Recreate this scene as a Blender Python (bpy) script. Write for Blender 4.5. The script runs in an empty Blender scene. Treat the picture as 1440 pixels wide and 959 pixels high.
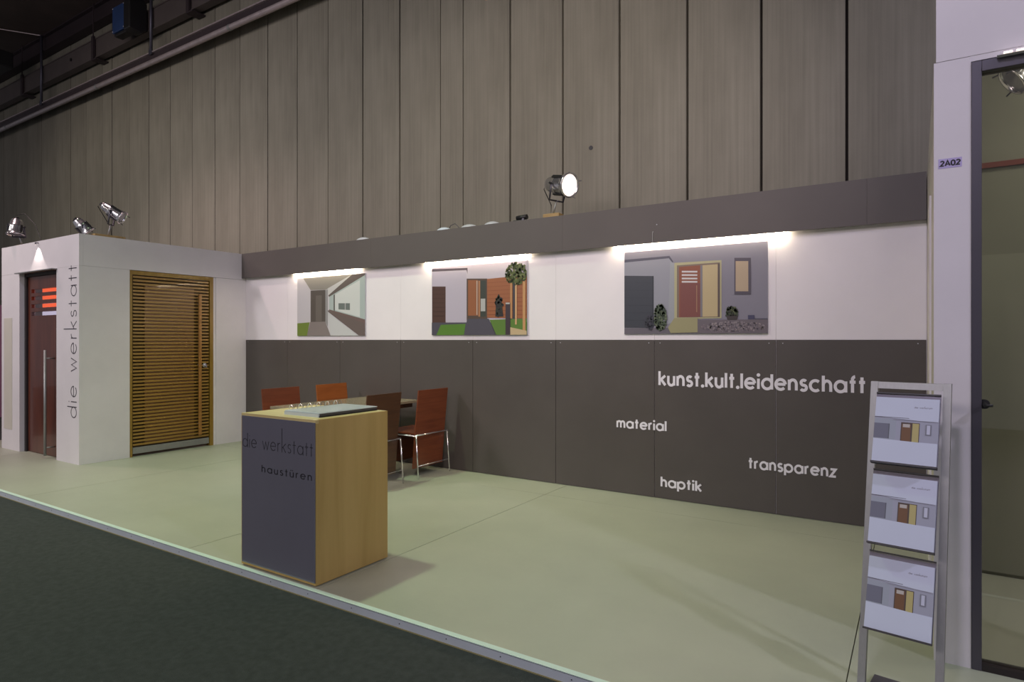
import bpy, math, random
from mathutils import Vector, Matrix
random.seed(7)
S = bpy.context.scene
COL = S.collection
PI = math.pi

# ------------------------------------------------------------------ camera
cam_d = bpy.data.cameras.new('camera'); cam = bpy.data.objects.new('camera', cam_d); COL.objects.link(cam)
cam.location = (0, 0, 1.35); cam.rotation_euler = (math.radians(90), 0, math.radians(32.7))
cam_d.sensor_width = 36; cam_d.lens = 36 * 887 / 1440; cam_d.shift_y = -0.001
cam_d.clip_start = 0.05; cam_d.clip_end = 200
S.camera = cam
# ------------------------------------------------------------------ world, exposure
w = bpy.data.worlds.new('hall_air'); S.world = w; w.use_nodes = True
w.node_tree.nodes['Background'].inputs[0].default_value = (0.92, 0.90, 1.0, 1)
w.node_tree.nodes['Background'].inputs[1].default_value = 0.17
S.view_settings.view_transform = 'Standard'; S.view_settings.look = 'None'
S.view_settings.exposure = 0.0; S.view_settings.gamma = 1.0
S.view_settings.use_curve_mapping = False

# ------------------------------------------------------------------ hall lights (spots under the hall roof) and added fill lights
def spot(name, loc, target, power, color, angle=110, blend=0.6, size=0.15):
    d = bpy.data.lights.new(name, 'SPOT'); d.energy = power; d.color = color
    d.spot_size = math.radians(angle); d.spot_blend = blend; d.shadow_soft_size = size
    o = bpy.data.objects.new(name, d); COL.objects.link(o); o.location = loc
    o.rotation_euler = (Vector(target) - Vector(loc)).to_track_quat('-Z', 'Y').to_euler()
    return o
def area(name, loc, target, power, color, sx, sy):
    d = bpy.data.lights.new(name, 'AREA'); d.shape = 'RECTANGLE'; d.size = sx; d.size_y = sy; d.energy = power; d.color = color
    o = bpy.data.objects.new(name, d); COL.objects.link(o); o.location = loc
    o.rotation_euler = (Vector(target) - Vector(loc)).to_track_quat('-Z', 'Y').to_euler()
    return o
spot('hall_fill_left_wall', (-12.5, -1.0, 5.6), (-12.0, 5.9, 2.2), 420, (1.0, 0.88, 0.78), 85, 0.8, 0.3)  # added fill, brightens the left part of the hall wall
area('hall_fill_area', (-5.5, -5.5, 5.2), (-5.0, 5.5, 3.4), 250, (1.0, 0.86, 0.90), 9, 1.6)  # added soft fill from behind the camera, lifts the upper hall wall
spot('hall_light_green', (-5.1, 2.45, 7.0), (-4.3, 2.7, 0), 740, (0.72, 1.0, 0.60), 80, 0.9, 0.16)
spot('hall_light_pink', (-10.3, 2.2, 7.0), (-9.2, 2.6, 0), 420, (1.0, 0.68, 0.70), 105, 0.6, 0.2)
spot('hall_light_violet', (6.5, 0.2, 6.6), (-1.0, 4.2, 1.0), 760, (0.80, 0.75, 1.0), 80, 0.7, 0.2)
spot('hall_light_lilac', (-.9, -3.2, 6.4), (.1, 5.2, 1.0), 520, (0.84, 0.75, 1.0), 52, 0.9, 0.3)
spot('hall_light_warm', (0.6, -1.5, 7.0), (-3.6, 5.7, 2.4), 1150, (1.0, 0.84, 0.78), 46, 0.9, 0.3)
spot('hall_light_front', (-8.5, -3.5, 6.3), (-7.4, 5.0, 1.9), 760, (1.0, 0.92, 0.95), 72, 0.9, 0.4)

# ------------------------------------------------------------------ materials
def mat(name, col, rough=0.6, metal=0.0, var=0.0, vscale=3.0, stretch=(1, 1, 1), bump=0.0, bscale=60.0,
        col2=None, spec=0.5, emit=None, estr=0.0, coat=0.0):
    m = bpy.data.materials.new(name); m.use_nodes = True
    nt = m.node_tree; b = nt.nodes['Principled BSDF']
    b.inputs['Base Color'].default_value = (*col, 1); b.inputs['Roughness'].default_value = rough
    b.inputs['Metallic'].default_value = metal; b.inputs['Specular IOR Level'].default_value = spec
    b.inputs['Coat Weight'].default_value = coat
    if emit: b.inputs['Emission Color'].default_value = (*emit, 1); b.inputs['Emission Strength'].default_value = estr
    if var or bump:
        tc = nt.nodes.new('ShaderNodeTexCoord'); mp = nt.nodes.new('ShaderNodeMapping')
        mp.inputs['Scale'].default_value = stretch
        nt.links.new(tc.outputs['Object'], mp.inputs['Vector'])
    if var:
        n = nt.nodes.new('ShaderNodeTexNoise'); n.inputs['Scale'].default_value = vscale
        n.inputs['Detail'].default_value = 6; n.inputs['Roughness'].default_value = 0.6
        nt.links.new(mp.outputs[0], n.inputs['Vector'])
        r = nt.nodes.new('ShaderNodeValToRGB')
        c2 = col2 or tuple(c * (1 - var) for c in col)
        r.color_ramp.elements[0].color = (*c2, 1); r.color_ramp.elements[0].position = 0.34
        r.color_ramp.elements[1].color = (*[min(1, c * (1 + (0 if col2 else var * 0.5))) for c in col], 1); r.color_ramp.elements[1].position = 0.68
        nt.links.new(n.outputs['Fac'], r.inputs[0]); nt.links.new(r.outputs[0], b.inputs['Base Color'])
    if bump:
        n2 = nt.nodes.new('ShaderNodeTexNoise'); n2.inputs['Scale'].default_value = bscale; n2.inputs['Detail'].default_value = 4
        nt.links.new(mp.outputs[0], n2.inputs['Vector'])
        bp = nt.nodes.new('ShaderNodeBump'); bp.inputs['Strength'].default_value = bump; bp.inputs['Distance'].default_value = 0.01
        nt.links.new(n2.outputs['Fac'], bp.inputs['Height']); nt.links.new(bp.outputs[0], b.inputs['Normal'])
    return m

def mat_concrete():
    m = bpy.data.materials.new('board marked concrete'); m.use_nodes = True
    nt = m.node_tree; b = nt.nodes['Principled BSDF']; b.inputs['Roughness'].default_value = 0.85
    tc = nt.nodes.new('ShaderNodeTexCoord')
    def noise(scale, st, det=5):
        mp = nt.nodes.new('ShaderNodeMapping'); mp.inputs['Scale'].default_value = st
        nt.links.new(tc.outputs['Object'], mp.inputs['Vector'])
        n = nt.nodes.new('ShaderNodeTexNoise'); n.inputs['Scale'].default_value = scale; n.inputs['Detail'].default_value = det
        nt.links.new(mp.outputs[0], n.inputs['Vector']); return n
    cloud = noise(1.3, (1, 1, 0.55), 7); streak = noise(34, (1, 1, 0.02), 5); fine = noise(40, (1, 1, 1), 4)
    a1 = nt.nodes.new('ShaderNodeMath'); a1.operation = 'MULTIPLY_ADD'; a1.inputs[1].default_value = 0.36
    nt.links.new(streak.outputs['Fac'], a1.inputs[0]); 
    a0 = nt.nodes.new('ShaderNodeMath'); a0.operation = 'MULTIPLY'; a0.inputs[1].default_value = 0.64
    nt.links.new(cloud.outputs['Fac'], a0.inputs[0]); nt.links.new(a0.outputs[0], a1.inputs[2])
    r = nt.nodes.new('ShaderNodeValToRGB')
    r.color_ramp.elements[0].color = (0.155, 0.146, 0.110, 1); r.color_ramp.elements[0].position = 0.30
    r.color_ramp.elements[1].color = (0.295, 0.282, 0.222, 1); r.color_ramp.elements[1].position = 0.70
    nt.links.new(a1.outputs[0], r.inputs[0]); nt.links.new(r.outputs[0], b.inputs['Base Color'])
    ms = nt.nodes.new('ShaderNodeMath'); ms.operation = 'ADD'
    nt.links.new(streak.outputs['Fac'], ms.inputs[0]); nt.links.new(fine.outputs['Fac'], ms.inputs[1])
    bp = nt.nodes.new('ShaderNodeBump'); bp.inputs['Strength'].default_value = 0.10; bp.inputs['Distance'].default_value = 0.01
    nt.links.new(ms.outputs[0], bp.inputs['Height']); nt.links.new(bp.outputs[0], b.inputs['Normal'])
    return m

def mat_wood(name, c1, c2, rough=0.4, axis='z', scale=6.0, coat=0.0):
    st = {'z': (6, 6, 0.5), 'x': (0.5, 6, 6), 'y': (6, 0.5, 6)}[axis]
    m = bpy.data.materials.new(name); m.use_nodes = True
    nt = m.node_tree; b = nt.nodes['Principled BSDF']; b.inputs['Roughness'].default_value = rough
    b.inputs['Coat Weight'].default_value = coat
    tc = nt.nodes.new('ShaderNodeTexCoord'); mp = nt.nodes.new('ShaderNodeMapping'); mp.inputs['Scale'].default_value = st
    nt.links.new(tc.outputs['Object'], mp.inputs['Vector'])
    n = nt.nodes.new('ShaderNodeTexNoise'); n.inputs['Scale'].default_value = scale; n.inputs['Detail'].default_value = 7
    n.inputs['Distortion'].default_value = 0.6
    nt.links.new(mp.outputs[0], n.inputs['Vector'])
    r = nt.nodes.new('ShaderNodeValToRGB')
    r.color_ramp.elements[0].color = (*c1, 1); r.color_ramp.elements[0].position = 0.3
    r.color_ramp.elements[1].color = (*c2, 1); r.color_ramp.elements[1].position = 0.7
    nt.links.new(n.outputs['Fac'], r.inputs[0]); nt.links.new(r.outputs[0], b.inputs['Base Color'])
    return m

def mat_glass(name, tint, gloss=0.12):
    m = bpy.data.materials.new(name); m.use_nodes = True
    nt = m.node_tree; nt.nodes.remove(nt.nodes['Principled BSDF']); out = nt.nodes['Material Output']
    t = nt.nodes.new('ShaderNodeBsdfTransparent'); t.inputs[0].default_value = (*tint, 1)
    g = nt.nodes.new('ShaderNodeBsdfGlossy'); g.inputs['Roughness'].default_value = 0.02; g.inputs[0].default_value = (1, 1, 1, 1)
    lw = nt.nodes.new('ShaderNodeFresnel'); lw.inputs[0].default_value = 1.5
    a = nt.nodes.new('ShaderNodeMath'); a.operation = 'ADD'; a.inputs[1].default_value = gloss
    nt.links.new(lw.outputs[0], a.inputs[0])
    mx = nt.nodes.new('ShaderNodeMixShader'); gm = nt.nodes.new('ShaderNodeNewGeometry'); iv = nt.nodes.new('ShaderNodeMath'); iv.operation = 'SUBTRACT'; iv.inputs[0].default_value = 1
    nt.links.new(gm.outputs['Backfacing'], iv.inputs[1])
    ml = nt.nodes.new('ShaderNodeMath'); ml.operation = 'MULTIPLY'; nt.links.new(a.outputs[0], ml.inputs[0]); nt.links.new(iv.outputs[0], ml.inputs[1])
    nt.links.new(ml.outputs[0], mx.inputs[0])
    nt.links.new(t.outputs[0], mx.inputs[1]); nt.links.new(g.outputs[0], mx.inputs[2])
    nt.links.new(mx.outputs[0], out.inputs['Surface'])
    return m

def mat_ink(name, rough=0.35):
    m = bpy.data.materials.new(name); m.use_nodes = True
    nt = m.node_tree; b = nt.nodes['Principled BSDF']; b.inputs['Roughness'].default_value = rough
    a = nt.nodes.new('ShaderNodeAttribute'); a.attribute_name = 'ink'
    nt.links.new(a.outputs['Color'], b.inputs['Base Color'])
    return m

M = dict(
    white=mat('white painted board', (0.76, 0.74, 0.75), 0.55, var=0.05, vscale=2, bump=0.05, bscale=30),
    wall_white=mat('bright white wall board', (0.85, 0.82, 0.85), 0.5, var=0.03, vscale=2),
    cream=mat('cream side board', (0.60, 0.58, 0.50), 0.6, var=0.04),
    grey=mat('warm grey laminate', (0.088, 0.077, 0.071), 0.42, var=0.10, vscale=1.5, bump=0.04, bscale=40),
    fascia=mat('grey fascia laminate', (0.105, 0.092, 0.085), 0.5, var=0.08, vscale=1.5),
    floor=mat('pale stand floor', (0.405, 0.43, 0.335), 0.45, var=0.09, vscale=0.9, bump=0.06, bscale=25),
    underfloor=mat('dark joint', (0.10, 0.08, 0.06), 0.9),
    carpet=mat('charcoal carpet', (0.066, 0.074, 0.071), 0.95, var=0.18, vscale=26, bump=0.8, bscale=260, spec=0.1),
    edge=mat('aluminium edge profile', (0.62, 0.70, 0.74), 0.5, 0.1, var=0.06, vscale=6),
    lip=mat('pale edge lip', (0.62, 0.78, 0.70), 0.5, 0.1),
    seal=mat('yellowish edge seal', (0.30, 0.27, 0.12), 0.7),
    concrete=mat_concrete(),
    concrete_gap=mat('dark wall joint', (0.02, 0.016, 0.014), 0.95),
    roof=mat('dark brown roof deck', (0.075, 0.055, 0.045), 0.8, var=0.2, vscale=2),
    steel=mat('dark purple brown steel', (0.045, 0.032, 0.036), 0.6, 0.2, var=0.15),
    duct=mat('painted cable duct', (0.105, 0.088, 0.082), 0.6, 0.1, var=0.12),
    galv=mat('galvanised steel', (0.46, 0.40, 0.40), 0.40, 0.35, var=0.15, vscale=9),
    pipe=mat('dull hanger pipe', (0.10, 0.10, 0.13), 0.45, 0.6),
    blue=mat('blue enamel', (0.022, 0.055, 0.16), 0.5, var=0.15),
    black=mat('black plastic', (0.015, 0.015, 0.016), 0.45, bump=0.05, var=0.1),
    chrome=mat('polished chrome', (0.86, 0.86, 0.88), 0.20, 0.92, bump=0.03, bscale=12),
    brushed=mat('brushed aluminium', (0.36, 0.37, 0.36), 0.48, 0.6, var=0.06, vscale=14, stretch=(8, 8, 0.6)),
    slate=mat('dark slate frame', (0.10, 0.095, 0.115), 0.4, 0.5, var=0.06),
    maple=mat_wood('maple veneer', (0.50, 0.34, 0.105), (0.60, 0.425, 0.15), 0.42, 'z', 1.6),
    maple_top=mat_wood('maple veneer top', (0.62, 0.50, 0.22), (0.74, 0.62, 0.30), 0.4, 'x', 3.0),
    counter_glass=mat('dark back painted glass', (0.160, 0.163, 0.200), 0.12, var=0.04, spec=0.7, coat=0.4),
    cherry=mat_wood('cherry veneer', (0.13, 0.030, 0.013), (0.20, 0.055, 0.022), 0.32, 'y', 5.0, 0.2),
    cherry_orange=mat_wood('lit orange cherry veneer', (0.24, 0.065, 0.012), (0.36, 0.11, 0.025), 0.32, 'y', 4.0, 0.2),  # same cherry wood, light on one chair put into the colour
    cherry_dark=mat_wood('shaded cherry veneer', (0.060, 0.026, 0.013), (0.095, 0.040, 0.018), 0.35, 'y', 4.0, 0.2),  # same cherry wood, one chair's shade put into the colour; table legs share it
    table=mat_wood('table veneer', (0.20, 0.17, 0.11), (0.28, 0.24, 0.16), 0.25, 'y', 3.0, 0.3),
    mahogany=mat_wood('mahogany door', (0.075, 0.020, 0.012), (0.125, 0.036, 0.020), 0.3, 'z', 3.0, 0.3),
    mahogany_dark=mat('dark door frame', (0.020, 0.014, 0.014), 0.5, var=0.1),
    larch=mat_wood('golden larch', (0.27, 0.150, 0.024), (0.36, 0.215, 0.040), 0.4, 'y', 4.0, 0.15),
    larch_frame=mat_wood('golden larch frame', (0.25, 0.150, 0.020), (0.33, 0.205, 0.034), 0.4, 'z', 4.0, 0.15),
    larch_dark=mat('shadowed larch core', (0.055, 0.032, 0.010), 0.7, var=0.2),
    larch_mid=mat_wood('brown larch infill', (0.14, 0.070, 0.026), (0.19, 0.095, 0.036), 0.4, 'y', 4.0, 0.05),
    orange_bar=mat_wood('reddish wood bar', (0.30, 0.14, 0.03), (0.40, 0.20, 0.05), 0.4, 'z', 4.0),
    letter_white=mat('white cut letters', (0.84, 0.82, 0.88), 0.5),
    letter_grey=mat('dark grey vinyl letters', (0.05, 0.045, 0.055), 0.5),
    letter_black=mat('near black vinyl letters', (0.016, 0.016, 0.022), 0.5),
    paper=mat('white paper', (0.62, 0.68, 0.80), 0.6, var=0.03),
    acrylic=mat('pale blue acrylic', (0.60, 0.68, 0.72), 0.15, var=0.05),
    ink=mat_ink('printed ink', 0.35),
    ink_matt=mat_ink('printed paper ink', 0.55),
    sticker=mat('lilac sticker', (0.50, 0.44, 0.72), 0.5),
    plug=mat('pale grey plastic', (0.55, 0.56, 0.62), 0.4),
    wood_block=mat_wood('raw pine block', (0.34, 0.22, 0.08), (0.46, 0.32, 0.14), 0.6, 'x', 5),
    inner=mat('reflected lighter olive', (0.275, 0.285, 0.22), 0.7, var=0.1, vscale=1.2),
    red=mat('reflected red trim', (0.16, 0.035, 0.02), 0.5),
    olive=mat('reflected olive grey', (0.22, 0.225, 0.17), 0.7, var=0.12, vscale=1.2),
    pinkwall=mat('plum partition', (0.28, 0.12, 0.20), 0.7, var=0.1),
    tube=mat('lit fluorescent tube', (1, 1, 1), 0.5, emit=(1.0, 0.84, 0.60), estr=75),
    hot=mat('lit lamp glass', (1, 1, 1), 0.5, emit=(1.0, 0.80, 0.68), estr=1.7),
    dim=mat('unlit lamp glass', (0.30, 0.30, 0.32), 0.15, 0.3),
    slot_orange_glow=mat('added orange slot glow', (0.8, 0.1, 0.02), 0.5, emit=(1.0, 0.12, 0.02), estr=1.5),
    slot_white_glow=mat('added white slot glow', (0.8, 0.8, 0.8), 0.5, emit=(0.75, 0.75, 1.0), estr=1.0),
    pane=mat_glass('dark tinted glass', (0.76, 0.74, 0.70), 0.04),
    clear=mat_glass('clear glass', (0.85, 0.82, 0.82), 0.10),
)

# ------------------------------------------------------------------ mesh helpers
class MB:
    def __init__(s): s.v = []; s.f = []; s.c = None
    def box(s, x0, x1, y0, y1, z0, z1):
        i = len(s.v)
        s.v += [(x0,y0,z0),(x1,y0,z0),(x1,y1,z0),(x0,y1,z0),(x0,y0,z1),(x1,y0,z1),(x1,y1,z1),(x0,y1,z1)]
        s.f += [(i,i+3,i+2,i+1),(i+4,i+5,i+6,i+7),(i,i+1,i+5,i+4),(i+1,i+2,i+6,i+5),(i+2,i+3,i+7,i+6),(i+3,i,i+4,i+7)]
        return s
    def prism(s, pts, d):                       # polygon (3D points) extruded by vector d
        i = len(s.v); n = len(pts); d = Vector(d)
        s.v += [tuple(p) for p in pts] + [tuple(Vector(p) + d) for p in pts]
        s.f += [tuple(range(i + n - 1, i - 1, -1)), tuple(range(i + n, i + 2 * n))]
        for k in range(n):
            a = i + k; b = i + (k + 1) % n; s.f.append((a, b, b + n, a + n))
        return s
    def lathe(s, prof, mtx, n=20, caps=True):  # prof: list of (t, r) along local +Z of mtx
        i0 = len(s.v)
        for t, r in prof:
            for k in range(n):
                a = 2 * PI * k / n
                s.v.append(tuple(mtx @ Vector((r * math.cos(a), r * math.sin(a), t))))
        for j in range(len(prof) - 1):
            for k in range(n):
                a = i0 + j * n + k; b = i0 + j * n + (k + 1) % n
                s.f.append((a, b, b + n, a + n))
        if caps:
            s.f.append(tuple(range(i0 + n - 1, i0 - 1, -1)))
            e = i0 + (len(prof) - 1) * n; s.f.append(tuple(range(e, e + n)))
        return s
    def rod(s, p0, p1, r, n=10, r1=None):
        p0 = Vector(p0); p1 = Vector(p1); d = p1 - p0
        m = Matrix.Translation(p0) @ d.to_track_quat('Z', 'Y').to_matrix().to_4x4()
        return s.lathe([(0, r), (d.length, r if r1 is None else r1)], m, n)
    def tube(s, pts, r, n=8):
        pts = [Vector(p) for p in pts]; i0 = len(s.v)
        for j, p in enumerate(pts):
            t = (pts[min(j + 1, len(pts) - 1)] - pts[max(j - 1, 0)]).normalized()
            q = t.to_track_quat('Z', 'Y').to_matrix()
            for k in range(n):
                a = 2 * PI * k / n; s.v.append(tuple(p + q @ Vector((r * math.cos(a), r * math.sin(a), 0))))
        for j in range(len(pts) - 1):
            for k in range(n):
                a = i0 + j * n + k; b = i0 + j * n + (k + 1) % n; s.f.append((a, b, b + n, a + n))
        s.f.append(tuple(range(i0 + n - 1, i0 - 1, -1))); e = i0 + (len(pts) - 1) * n; s.f.append(tuple(range(e, e + n)))
        return s
    def build(s, name, m, parent=None, origin=(0, 0, 0), bevel=0.0, smooth=False):
        me = bpy.data.meshes.new(name)
        o3 = Vector(origin)
        me.from_pydata([tuple(Vector(v) - o3) for v in s.v], [], s.f); me.update()
        if s.c:
            at = me.color_attributes.new('ink', 'FLOAT_COLOR', 'CORNER')
            li = 0
            for p, c in zip(me.polygons, s.c):
                for _ in p.loop_indices:
                    at.data[li].color = (*c, 1); li += 1
        me.materials.append(m)
        o = bpy.data.objects.new(name, me); COL.objects.link(o); o.location = origin
        if parent: o.parent = parent
        if bevel:
            b = o.modifiers.new('bevel', 'BEVEL'); b.width = bevel; b.segments = 2; b.limit_method = 'ANGLE'
        if smooth:
            for p in me.polygons: p.use_smooth = len(p.vertices) == 4
        return o

def box(name, m, x0, x1, y0, y1, z0, z1, parent=None, bevel=0.0, origin=(0, 0, 0)):
    return MB().box(x0, x1, y0, y1, z0, z1).build(name, m, parent, origin, bevel)
def thing(name, label, cat, loc=(0, 0, 0), rz=0, group=None):
    o = bpy.data.objects.new(name, None); COL.objects.link(o); o.location = loc; o.rotation_euler = (0, 0, rz)
    o.empty_display_size = 0.1
    return tag(o, label, cat, group)
def tag(o, label, cat, group=None):
    o['label'] = label; o['category'] = cat
    if group: o['group'] = group
    return o
def struct(o, label=None):
    o['kind'] = 'structure'
    if label: o['label'] = label
    return o
def basis(loc, zdir, up=(0, 0, 1)):             # matrix whose local +Z points along zdir
    z = Vector(zdir).normalized(); x = Vector(up).cross(z).normalized(); y = z.cross(x)
    m = Matrix((x, y, z)).transposed().to_4x4(); m.translation = Vector(loc); return m

# ------------------------------------------------------------------ stroke lettering
def arc(cx, cy, rx, ry, a0, a1, n=14):
    return [(cx + rx * math.cos(math.radians(a0 + (a1 - a0) * k / n)), cy + ry * math.sin(math.radians(a0 + (a1 - a0) * k / n))) for k in range(n + 1)]
def glyph(ch, asc=1.45, kasc=None):
    """strokes (centre lines), dots, advance, in x-heights"""
    O = arc(.5, .5, .46, .46, 0, 360, 28)
    arch = lambda x, w: [(x, 0)] + [(x, .62)] + arc(x + w / 2, .56, w / 2, .40, 180, 0, 12)[1:] + [(x + w, 0)]
    g = {
        'a': ([O, [(.96, 0), (.96, .97)]], [], 1.0), 'd': ([O, [(.96, 0), (.96, asc)]], [], 1.0),
        'p': ([O, [(.04, .97), (.04, -.42)]], [], 1.0),
        'e': ([[(.05, .52), (.96, .52)] , arc(.5, .5, .46, .46, 3, 318, 26)], [], .98),
        'c': ([arc(.5, .5, .46, .46, 48, 312, 24)], [], .86),
        'i': ([[(.05, 0), (.05, .97)]], [(.05, 1.32)], .10),
        'l': ([[(.05, 0), (.05, asc)]], [], .10),
        'k': ([[(.05, 0), (.05, kasc or asc)], [(.70, .97), (.08, .46)], [(.24, .58), (.72, 0)]], [], .72),
        'h': ([[(.05, 0), (.05, asc)], arch(.05, .66)], [], .76), 'n': ([[(.05, 0), (.05, .97)], arch(.05, .66)], [], .76),
        'm': ([[(.05, 0), (.05, .97)], arch(.05, .56), arch(.61, .56)], [], 1.22),
        'r': ([[(.05, 0), (.05, .97)], [(.05, .55)] + arc(.37, .60, .32, .34, 175, 80, 8)], [], .44),
        'u': ([[(.05, .97), (.05, .38)] + arc(.38, .38, .33, .36, 180, 360, 12)[1:] + [(.71, .97)], [(.71, 0), (.71, .97)]], [], .76),
        's': ([arc(.33, .73, .24, .23, 35, 180, 8) + arc(.33, .73, .24, .23, 180, 262, 5)[1:] + arc(.31, .27, .27, .24, 82, 0, 5) + arc(.31, .27, .27, .24, 0, -150, 9)[1:]], [], .60),
        't': ([[(.24, 0), (.24, 1.36)], [(.0, .93), (.50, .93)]], [], .50),
        'f': ([[(.24, 0), (.24, 1.15)] + arc(.46, 1.15, .22, .25, 180, 90, 6), [(.0, .93), (.50, .93)]], [], .50),
        'w': ([[(.0, .97), (.30, .02), (.58, .90), (.86, .02), (1.16, .97)]], [], 1.16),
        'z': ([[(.05, .92), (.66, .92), (.05, .05), (.70, .05)]], [], .70),
        '.': ([], [(.06, .07)], .12), ' ': ([], [], .55),
        '2': ([arc(.36, 1.0, .30, .34, 165, -30, 10) + [(.04, .06), (.70, .06)]], [], .72),
        '0': ([arc(.38, .68, .34, .66, 0, 360, 24)], [], .76),
        'A': ([[(.0, 0), (.44, 1.36), (.88, 0)], [(.17, .44), (.72, .44)]], [], .88),
    }
    if ch == 'ü':
        s_, d_, a_ = g['u']; return s_, [(.20, 1.30), (.54, 1.30)], a_
    return g[ch]
def strip(mb, pts, th, P, closed=False):
    n = len(pts); L = []; R = []
    closed = n > 3 and math.hypot(pts[0][0] - pts[-1][0], pts[0][1] - pts[-1][1]) < 1e-6
    for j, (x, y) in enumerate(pts):
        a = pts[j - 1] if j else (pts[-2] if closed else None)
        b = pts[j + 1] if j < n - 1 else (pts[1] if closed else None)
        ds = []
        if a: l = math.hypot(x - a[0], y - a[1]) or 1; ds.append(((x - a[0]) / l, (y - a[1]) / l))
        if b: l = math.hypot(b[0] - x, b[1] - y) or 1; ds.append(((b[0] - x) / l, (b[1] - y) / l))
        tx = sum(d[0] for d in ds); ty = sum(d[1] for d in ds); l = math.hypot(tx, ty) or 1; tx /= l; ty /= l
        c = max(0.45, abs(tx * ds[0][0] + ty * ds[0][1]))
        h = th / 2 / c
        L.append((x - ty * h, y + tx * h)); R.append((x + ty * h, y - tx * h))
    i = len(mb.v)
    for (lx, ly), (rx, ry) in zip(L, R):
        mb.v += [P(lx, ly, 1), P(rx, ry, 1), P(lx, ly, 0), P(rx, ry, 0)]
    for j in range(n - 1):
        a = i + 4 * j; b = a + 4
        mb.f += [(a + 1, b + 1, b, a), (a, b, b + 2, a + 2), (b + 1, a + 1, a + 3, b + 3)]
    mb.f += [(i, i + 2, i + 3, i + 1), (i + 4 * n - 4, i + 4 * n - 3, i + 4 * n - 1, i + 4 * n - 2)]
def lettering(name, text, m, origin, right, up, xh, width, th, depth, parent=None, asc=1.45, kasc=None, label=None, gap=.26, into=None):
    """text whose baseline starts at origin; th = stroke in x-heights"""
    origin = Vector(origin); right = Vector(right).normalized(); up = Vector(up).normalized(); nrm = right.cross(up)
    pen = 0; places = []
    for ch in text:
        s_, d_, a_ = glyph(ch, asc, kasc); places.append((pen, s_, d_)); pen += a_ + gap
    nat = (pen - gap); sx = width / nat
    mb = into or MB()
    for px, ss, dd in places:
        P = lambda x, y, f, px=px: tuple(origin + right * ((px + x) * sx) + up * (y * xh) + nrm * (depth * f + 0.0002))
        for q, pl in enumerate(ss):
            P2 = lambda x, y, f, q=q: P(x, y, f * (1 + .12 * q) if depth > .0015 else f + (q * .00015 / depth if f else 0))
            strip(mb, pl, th, P2)
        for (dx, dy) in dd:
            r = th * .62
            mb.prism([P(dx + r * xh / sx * math.cos(a * PI / 5), dy + r * math.sin(a * PI / 5), 0) for a in range(10)], nrm * depth)
    if into: return mb
    o = mb.build(name, m, parent)
    if label: o['label'] = label
    return o

# ------------------------------------------------------------------ flat prints (posters, covers)
class Print:
    """coloured flat shapes laid on a plane; u right 0..1, v up 0..1"""
    def __init__(s, origin, right, up, W, H, step=0.00025):
        s.o = Vector(origin); s.r = Vector(right).normalized(); s.u = Vector(up).normalized(); s.n = s.r.cross(s.u)
        s.W, s.H, s.k, s.step = W, H, 0, step; s.mb = MB(); s.mb.c = []
    def poly(s, pts, col, layer=True):
        if layer: s.k += 1
        i = len(s.mb.v)
        for u, v in pts:
            s.mb.v.append(tuple(s.o + s.r * (min(1, max(0, u)) * s.W) + s.u * (min(1, max(0, v)) * s.H) + s.n * (s.k * s.step)))
        s.mb.f.append(tuple(range(i, i + len(pts)))); s.mb.c.append(col)
    def rect(s, u0, v0, u1, v1, col, layer=True): s.poly([(u0, v0), (u1, v0), (u1, v1), (u0, v1)], col, layer)
    def blob(s, cu, cv, ru, rv, cols, n, size):
        for k in range(4):
            s.k += 1
            for _ in range(n // 4):
                a = random.uniform(0, 2 * PI); q = math.sqrt(random.random())
                u = cu + ru * q * math.cos(a); v = cv + rv * q * math.sin(a); t = random.uniform(0, PI)
                z = size * random.uniform(.6, 1.3)
                s.poly([(u + z * math.cos(t + j * 2 * PI / 5) * random.uniform(.6, 1.1), v + z * 1.6 * math.sin(t + j * 2 * PI / 5)) for j in range(5)],
                       random.choice(cols), False)
    def build(s, name, m, parent): return s.mb.build(name, m, parent)

# ================================================================== SETTING
YB = 5.22                      # stand back wall
XL = -7.6                      # side of the left cube
YF = 3.2                       # front faces of both cubes
YH = 5.9                       # concrete hall wall
# hall floor (carpet)
struct(box('floor_hall', M['carpet'], -22, 5, -6, YH, -0.10, -0.045))
# stand floor, boards with open joints
fl = struct(box('floor', M['underfloor'], -10.4, 2.4, 2.284, YB + .08, -0.044, -0.012))
xs = [-10.4, -8.97, -6.47, -3.97, -2.735, -0.235, 2.4]; ys = [2.284, 4.79, YB + .08]
for a, b in zip(xs, xs[1:]):
    for c, d in zip(ys, ys[1:]):
        g = 0.0022
        box('floor_board', M['floor'], a + g, b - g, c + (g if c > 3 else 0), d - g * .4, -0.0119, 0, fl)
# edge profile
ed = struct(box('trim_1', M['edge'], -10.4, 2.4, 2.270, 2.2838, -0.040, -0.004))
box('edge_lip', M['lip'], -10.4, 2.4, 2.268, 2.300, 0.0002, 0.003, ed)['label'] = 'pale green white lip of the edge profile'
box('edge_seal', M['seal'], -10.4, 2.4, 2.266, 2.2838, -0.0448, -0.0402, ed)['label'] = 'thin yellowish line under the edge profile'
for i in range(26):
    x = -7.4 + i * .31 + random.uniform(-.03, .03)
    MB().rod((x, 2.2699, -.02), (x, 2.2682, -.02), .0028, 8).build('edge_screw', M['slate'], ed)

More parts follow.
